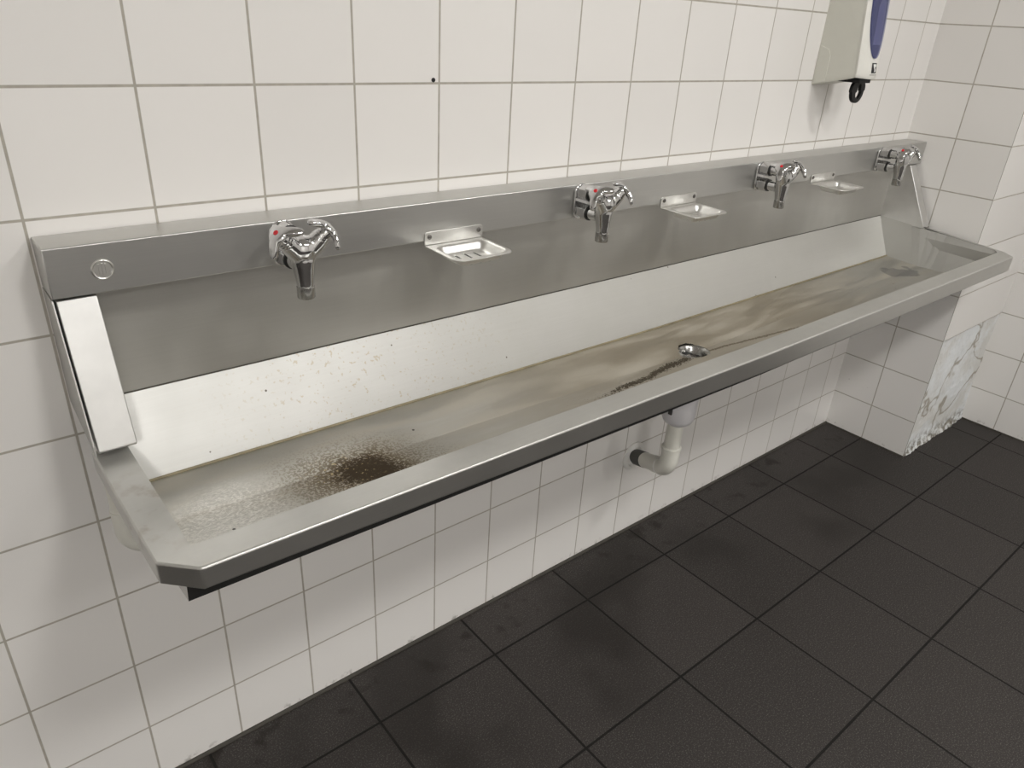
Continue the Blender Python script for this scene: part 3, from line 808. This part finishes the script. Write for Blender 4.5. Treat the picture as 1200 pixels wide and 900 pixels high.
# ---------------------------------------------------------------- waste trap under the sink
PX, PY = 1.184, -0.166
wt = thing('waste_pipe', 'pale plastic waste trap under the middle of the trough, bending into the wall', 'drain pipe', (PX, PY, 0.32))
wo = (PX, PY, 0.32)
def wp(mb, name, mat, par=None, **kw): return mb.build(name, mat, par or wt, off=wo, **kw)
cup = wp(MB().lathe([(0,0.012),(0.002,0.022),(0.010,0.033),(0.022,0.0385),(0.045,0.0395),(0.085,0.0395),(0.088,0.042),(0.105,0.042),(0.107,0.036),(0.150,0.034)], (PX-0.011,PY-0.010,0.470), (0,0,1), 40), 'trap_cup', M_cup, smooth=True, angle=45)
wp(MB().box((PX-0.0530,PY-0.020,0.510),(PX-0.0490,PY-0.011,0.535)), 'latch', M_dark, cup)
for k in range(3):
    wp(MB().box((PX+0.025,PY-0.022+0.009*k,0.500),(PX+0.0325,PY-0.018+0.009*k,0.556)), 'rib', M_cup, cup)
E1 = Vector((PX, PY, 0.335))
tgt = Vector((1.2545, 0.0, 0.259)); dirh = (tgt - E1).normalized()
wp(MB().lathe([(0,0.0195),(0.12,0.0195)], (PX,PY,0.380), (0,0,1), 32), 'down_pipe', M_pvc, smooth=True)
bend = []
A0 = Vector((PX,PY,0.335+0.034)); B0 = E1 + dirh*0.034
for k in range(13):
    q = k/12; bend.append((1-q)**2*A0 + 2*q*(1-q)*E1 + q*q*B0)
el = MB().tube([tuple(A0 + Vector((0,0,0.028)))] + [tuple(p) for p in bend] + [tuple(B0 + dirh*0.028)], 0.0225, 32)
el = wp(el, 'elbow', M_pvc, smooth=True)
wp(MB().lathe([(0,0.0222),(0.001,0.0242),(0.006,0.0242),(0.007,0.0222)], (PX,PY,0.392), (0,0,1), 32), 'socket_ring', M_pvc, el, smooth=True)
wp(MB().lathe([(0,0.0222),(0.001,0.0238),(0.004,0.0238),(0.005,0.0222)], B0 - dirh*0.004, dirh, 32), 'socket_ring', M_rose, el, smooth=True)
T0 = B0 + dirh*0.026; LT = (tgt - T0).length
wp(MB().lathe([(0,0.0205),(LT*0.50,0.0205)], T0, dirh, 32), 'outlet_pipe', M_pvc, smooth=True)
wp(MB().lathe([(LT*0.45,0.0213),(LT*0.93,0.0213)], T0, dirh, 32), 'rubber_sleeve', M_dark, smooth=True)
wp(MB().lathe([(0,0.041),(0.004,0.041),(0.007,0.037),(0.009,0.030),(0.020,0.028),(0.022,0.0235),(0.020,0.021)], (1.2540,-0.0006,0.2600), (0,-1,0), 40), 'wall_collar', M_rose, smooth=True, angle=50)

# ---------------------------------------------------------------- pipe under the left end
vx, vy, vr = 0.0195, -0.100, 0.0128
op = thing('overflow_pipe', 'pale plastic pipe with an elbow under the near left end of the trough', 'pipe', (vx, vy, 0.60))
oo = (vx, vy, 0.60)
zc_ = 0.600
pts = [(vx, vy, 0.726), (vx, vy, 0.668), (vx, vy, zc_+0.042)] + [tuple(p) for p in arc((vx+0.036, vy, zc_+0.036), 0.036, PI, 1.5*PI, 10, (1,0,0), (0,0,1))] + [(vx+0.09, vy, zc_), (0.42, vy, zc_)]
MB().tube(pts[:2], vr, 24).build('pipe', M_pvc, op, smooth=True, off=oo)
MB().tube(pts[1:-1], vr+0.0010, 24).build('elbow', M_pvc, op, smooth=True, off=oo)
MB().tube(pts[-2:], vr, 24).build('pipe', M_pvc, op, smooth=True, off=oo)
MB().tube([(0.42, vy, zc_), (0.44, vy, zc_), (0.452, vy+0.012, zc_), (0.452, -0.002, zc_)], vr+0.001, 24).build('elbow', M_pvc, op, smooth=True, off=oo)
MB().tube([(vx, vy, 0.670), (vx, vy, 0.665)], vr+0.0018, 24).build('socket_ring', M_pvc, op, smooth=True, off=oo)

# ---------------------------------------------------------------- ceiling lamps
LAMP = emit('lamp_diffuser', (1.0, 0.985, 0.96), 60.0)
LAMP2 = emit('far_lamp_diffuser', (1.0, 0.985, 0.96), 44.0)
LAMP_FILL = emit('left_fill_diffuser', (1.0, 0.985, 0.96), 150.0)  # added fill lamp out of view, brightens the walls under the trough
M_lampb = simple('white_lamp_housing', (0.8, 0.8, 0.78), 0.4)
for x, y, lab in ((0.62, -1.72, 'round white ceiling lamp over the near half of the trough'), (1.66, -1.72, 'round white ceiling lamp over the far half of the trough'),
                  (-0.9, -3.5, 'added round fill lamp, unseen, at the back of the room, on the left'), (1.55, -3.5, 'round white ceiling lamp at the back of the room, on the right')):
    K = 1.36
    lt = thing('ceiling_lamp', lab, 'lamp', (x, y, ZC), 'ceiling lamps')
    MB().lathe([(0,0.165*K),(0.03,0.165*K),(0.045,0.150*K),(0.040,0.140*K),(0.02,0.140*K)], (0,0,0), (0,0,-1), 48).build('housing', M_lampb, lt, smooth=True)
    MB().lathe([(0.022,0.139*K),(0.042,0.139*K),(0.052,0.120*K),(0.056,0.06*K),(0.057,0.001)], (0,0,0), (0,0,-1), 48).build('diffuser', LAMP if y > -2 else (LAMP2 if x > 0 else LAMP_FILL), lt, smooth=True)
w = bpy.data.worlds.new('world'); S.world = w; w.use_nodes = True
w.node_tree.nodes['Background'].inputs[0].default_value = (0.9, 0.95, 1.0, 1); w.node_tree.nodes['Background'].inputs[1].default_value = 0.05

# ---------------------------------------------------------------- camera
cd = bpy.data.cameras.new('camera'); cam = bpy.data.objects.new('camera', cd); COL.objects.link(cam)
cd.sensor_fit = 'HORIZONTAL'; cd.sensor_width = 36.0; cd.lens = 852.1557 / 1200 * 36.0; cd.clip_start = 0.01
Rr = (0.7729697769343757, -0.632056596289377, 0.05497438524376291)
Rd = (-0.24790794278069508, -0.38066215596667935, -0.890863611848639)
Rf = (0.5840028902729261, 0.6749820605776353, -0.450932192298334)
cam.matrix_world = Matrix(((Rr[0], -Rd[0], -Rf[0], -0.10644845), (Rr[1], -Rd[1], -Rf[1], -1.05358813), (Rr[2], -Rd[2], -Rf[2], 1.30606038), (0,0,0,1)))
S.camera = cam
try:
    S.cycles.max_bounces = 10; S.cycles.diffuse_bounces = 6; S.cycles.glossy_bounces = 6
    S.cycles.use_denoising = True; S.cycles.sample_clamp_indirect = 6.0
    S.cycles.blur_glossy = 0.6
except Exception: pass
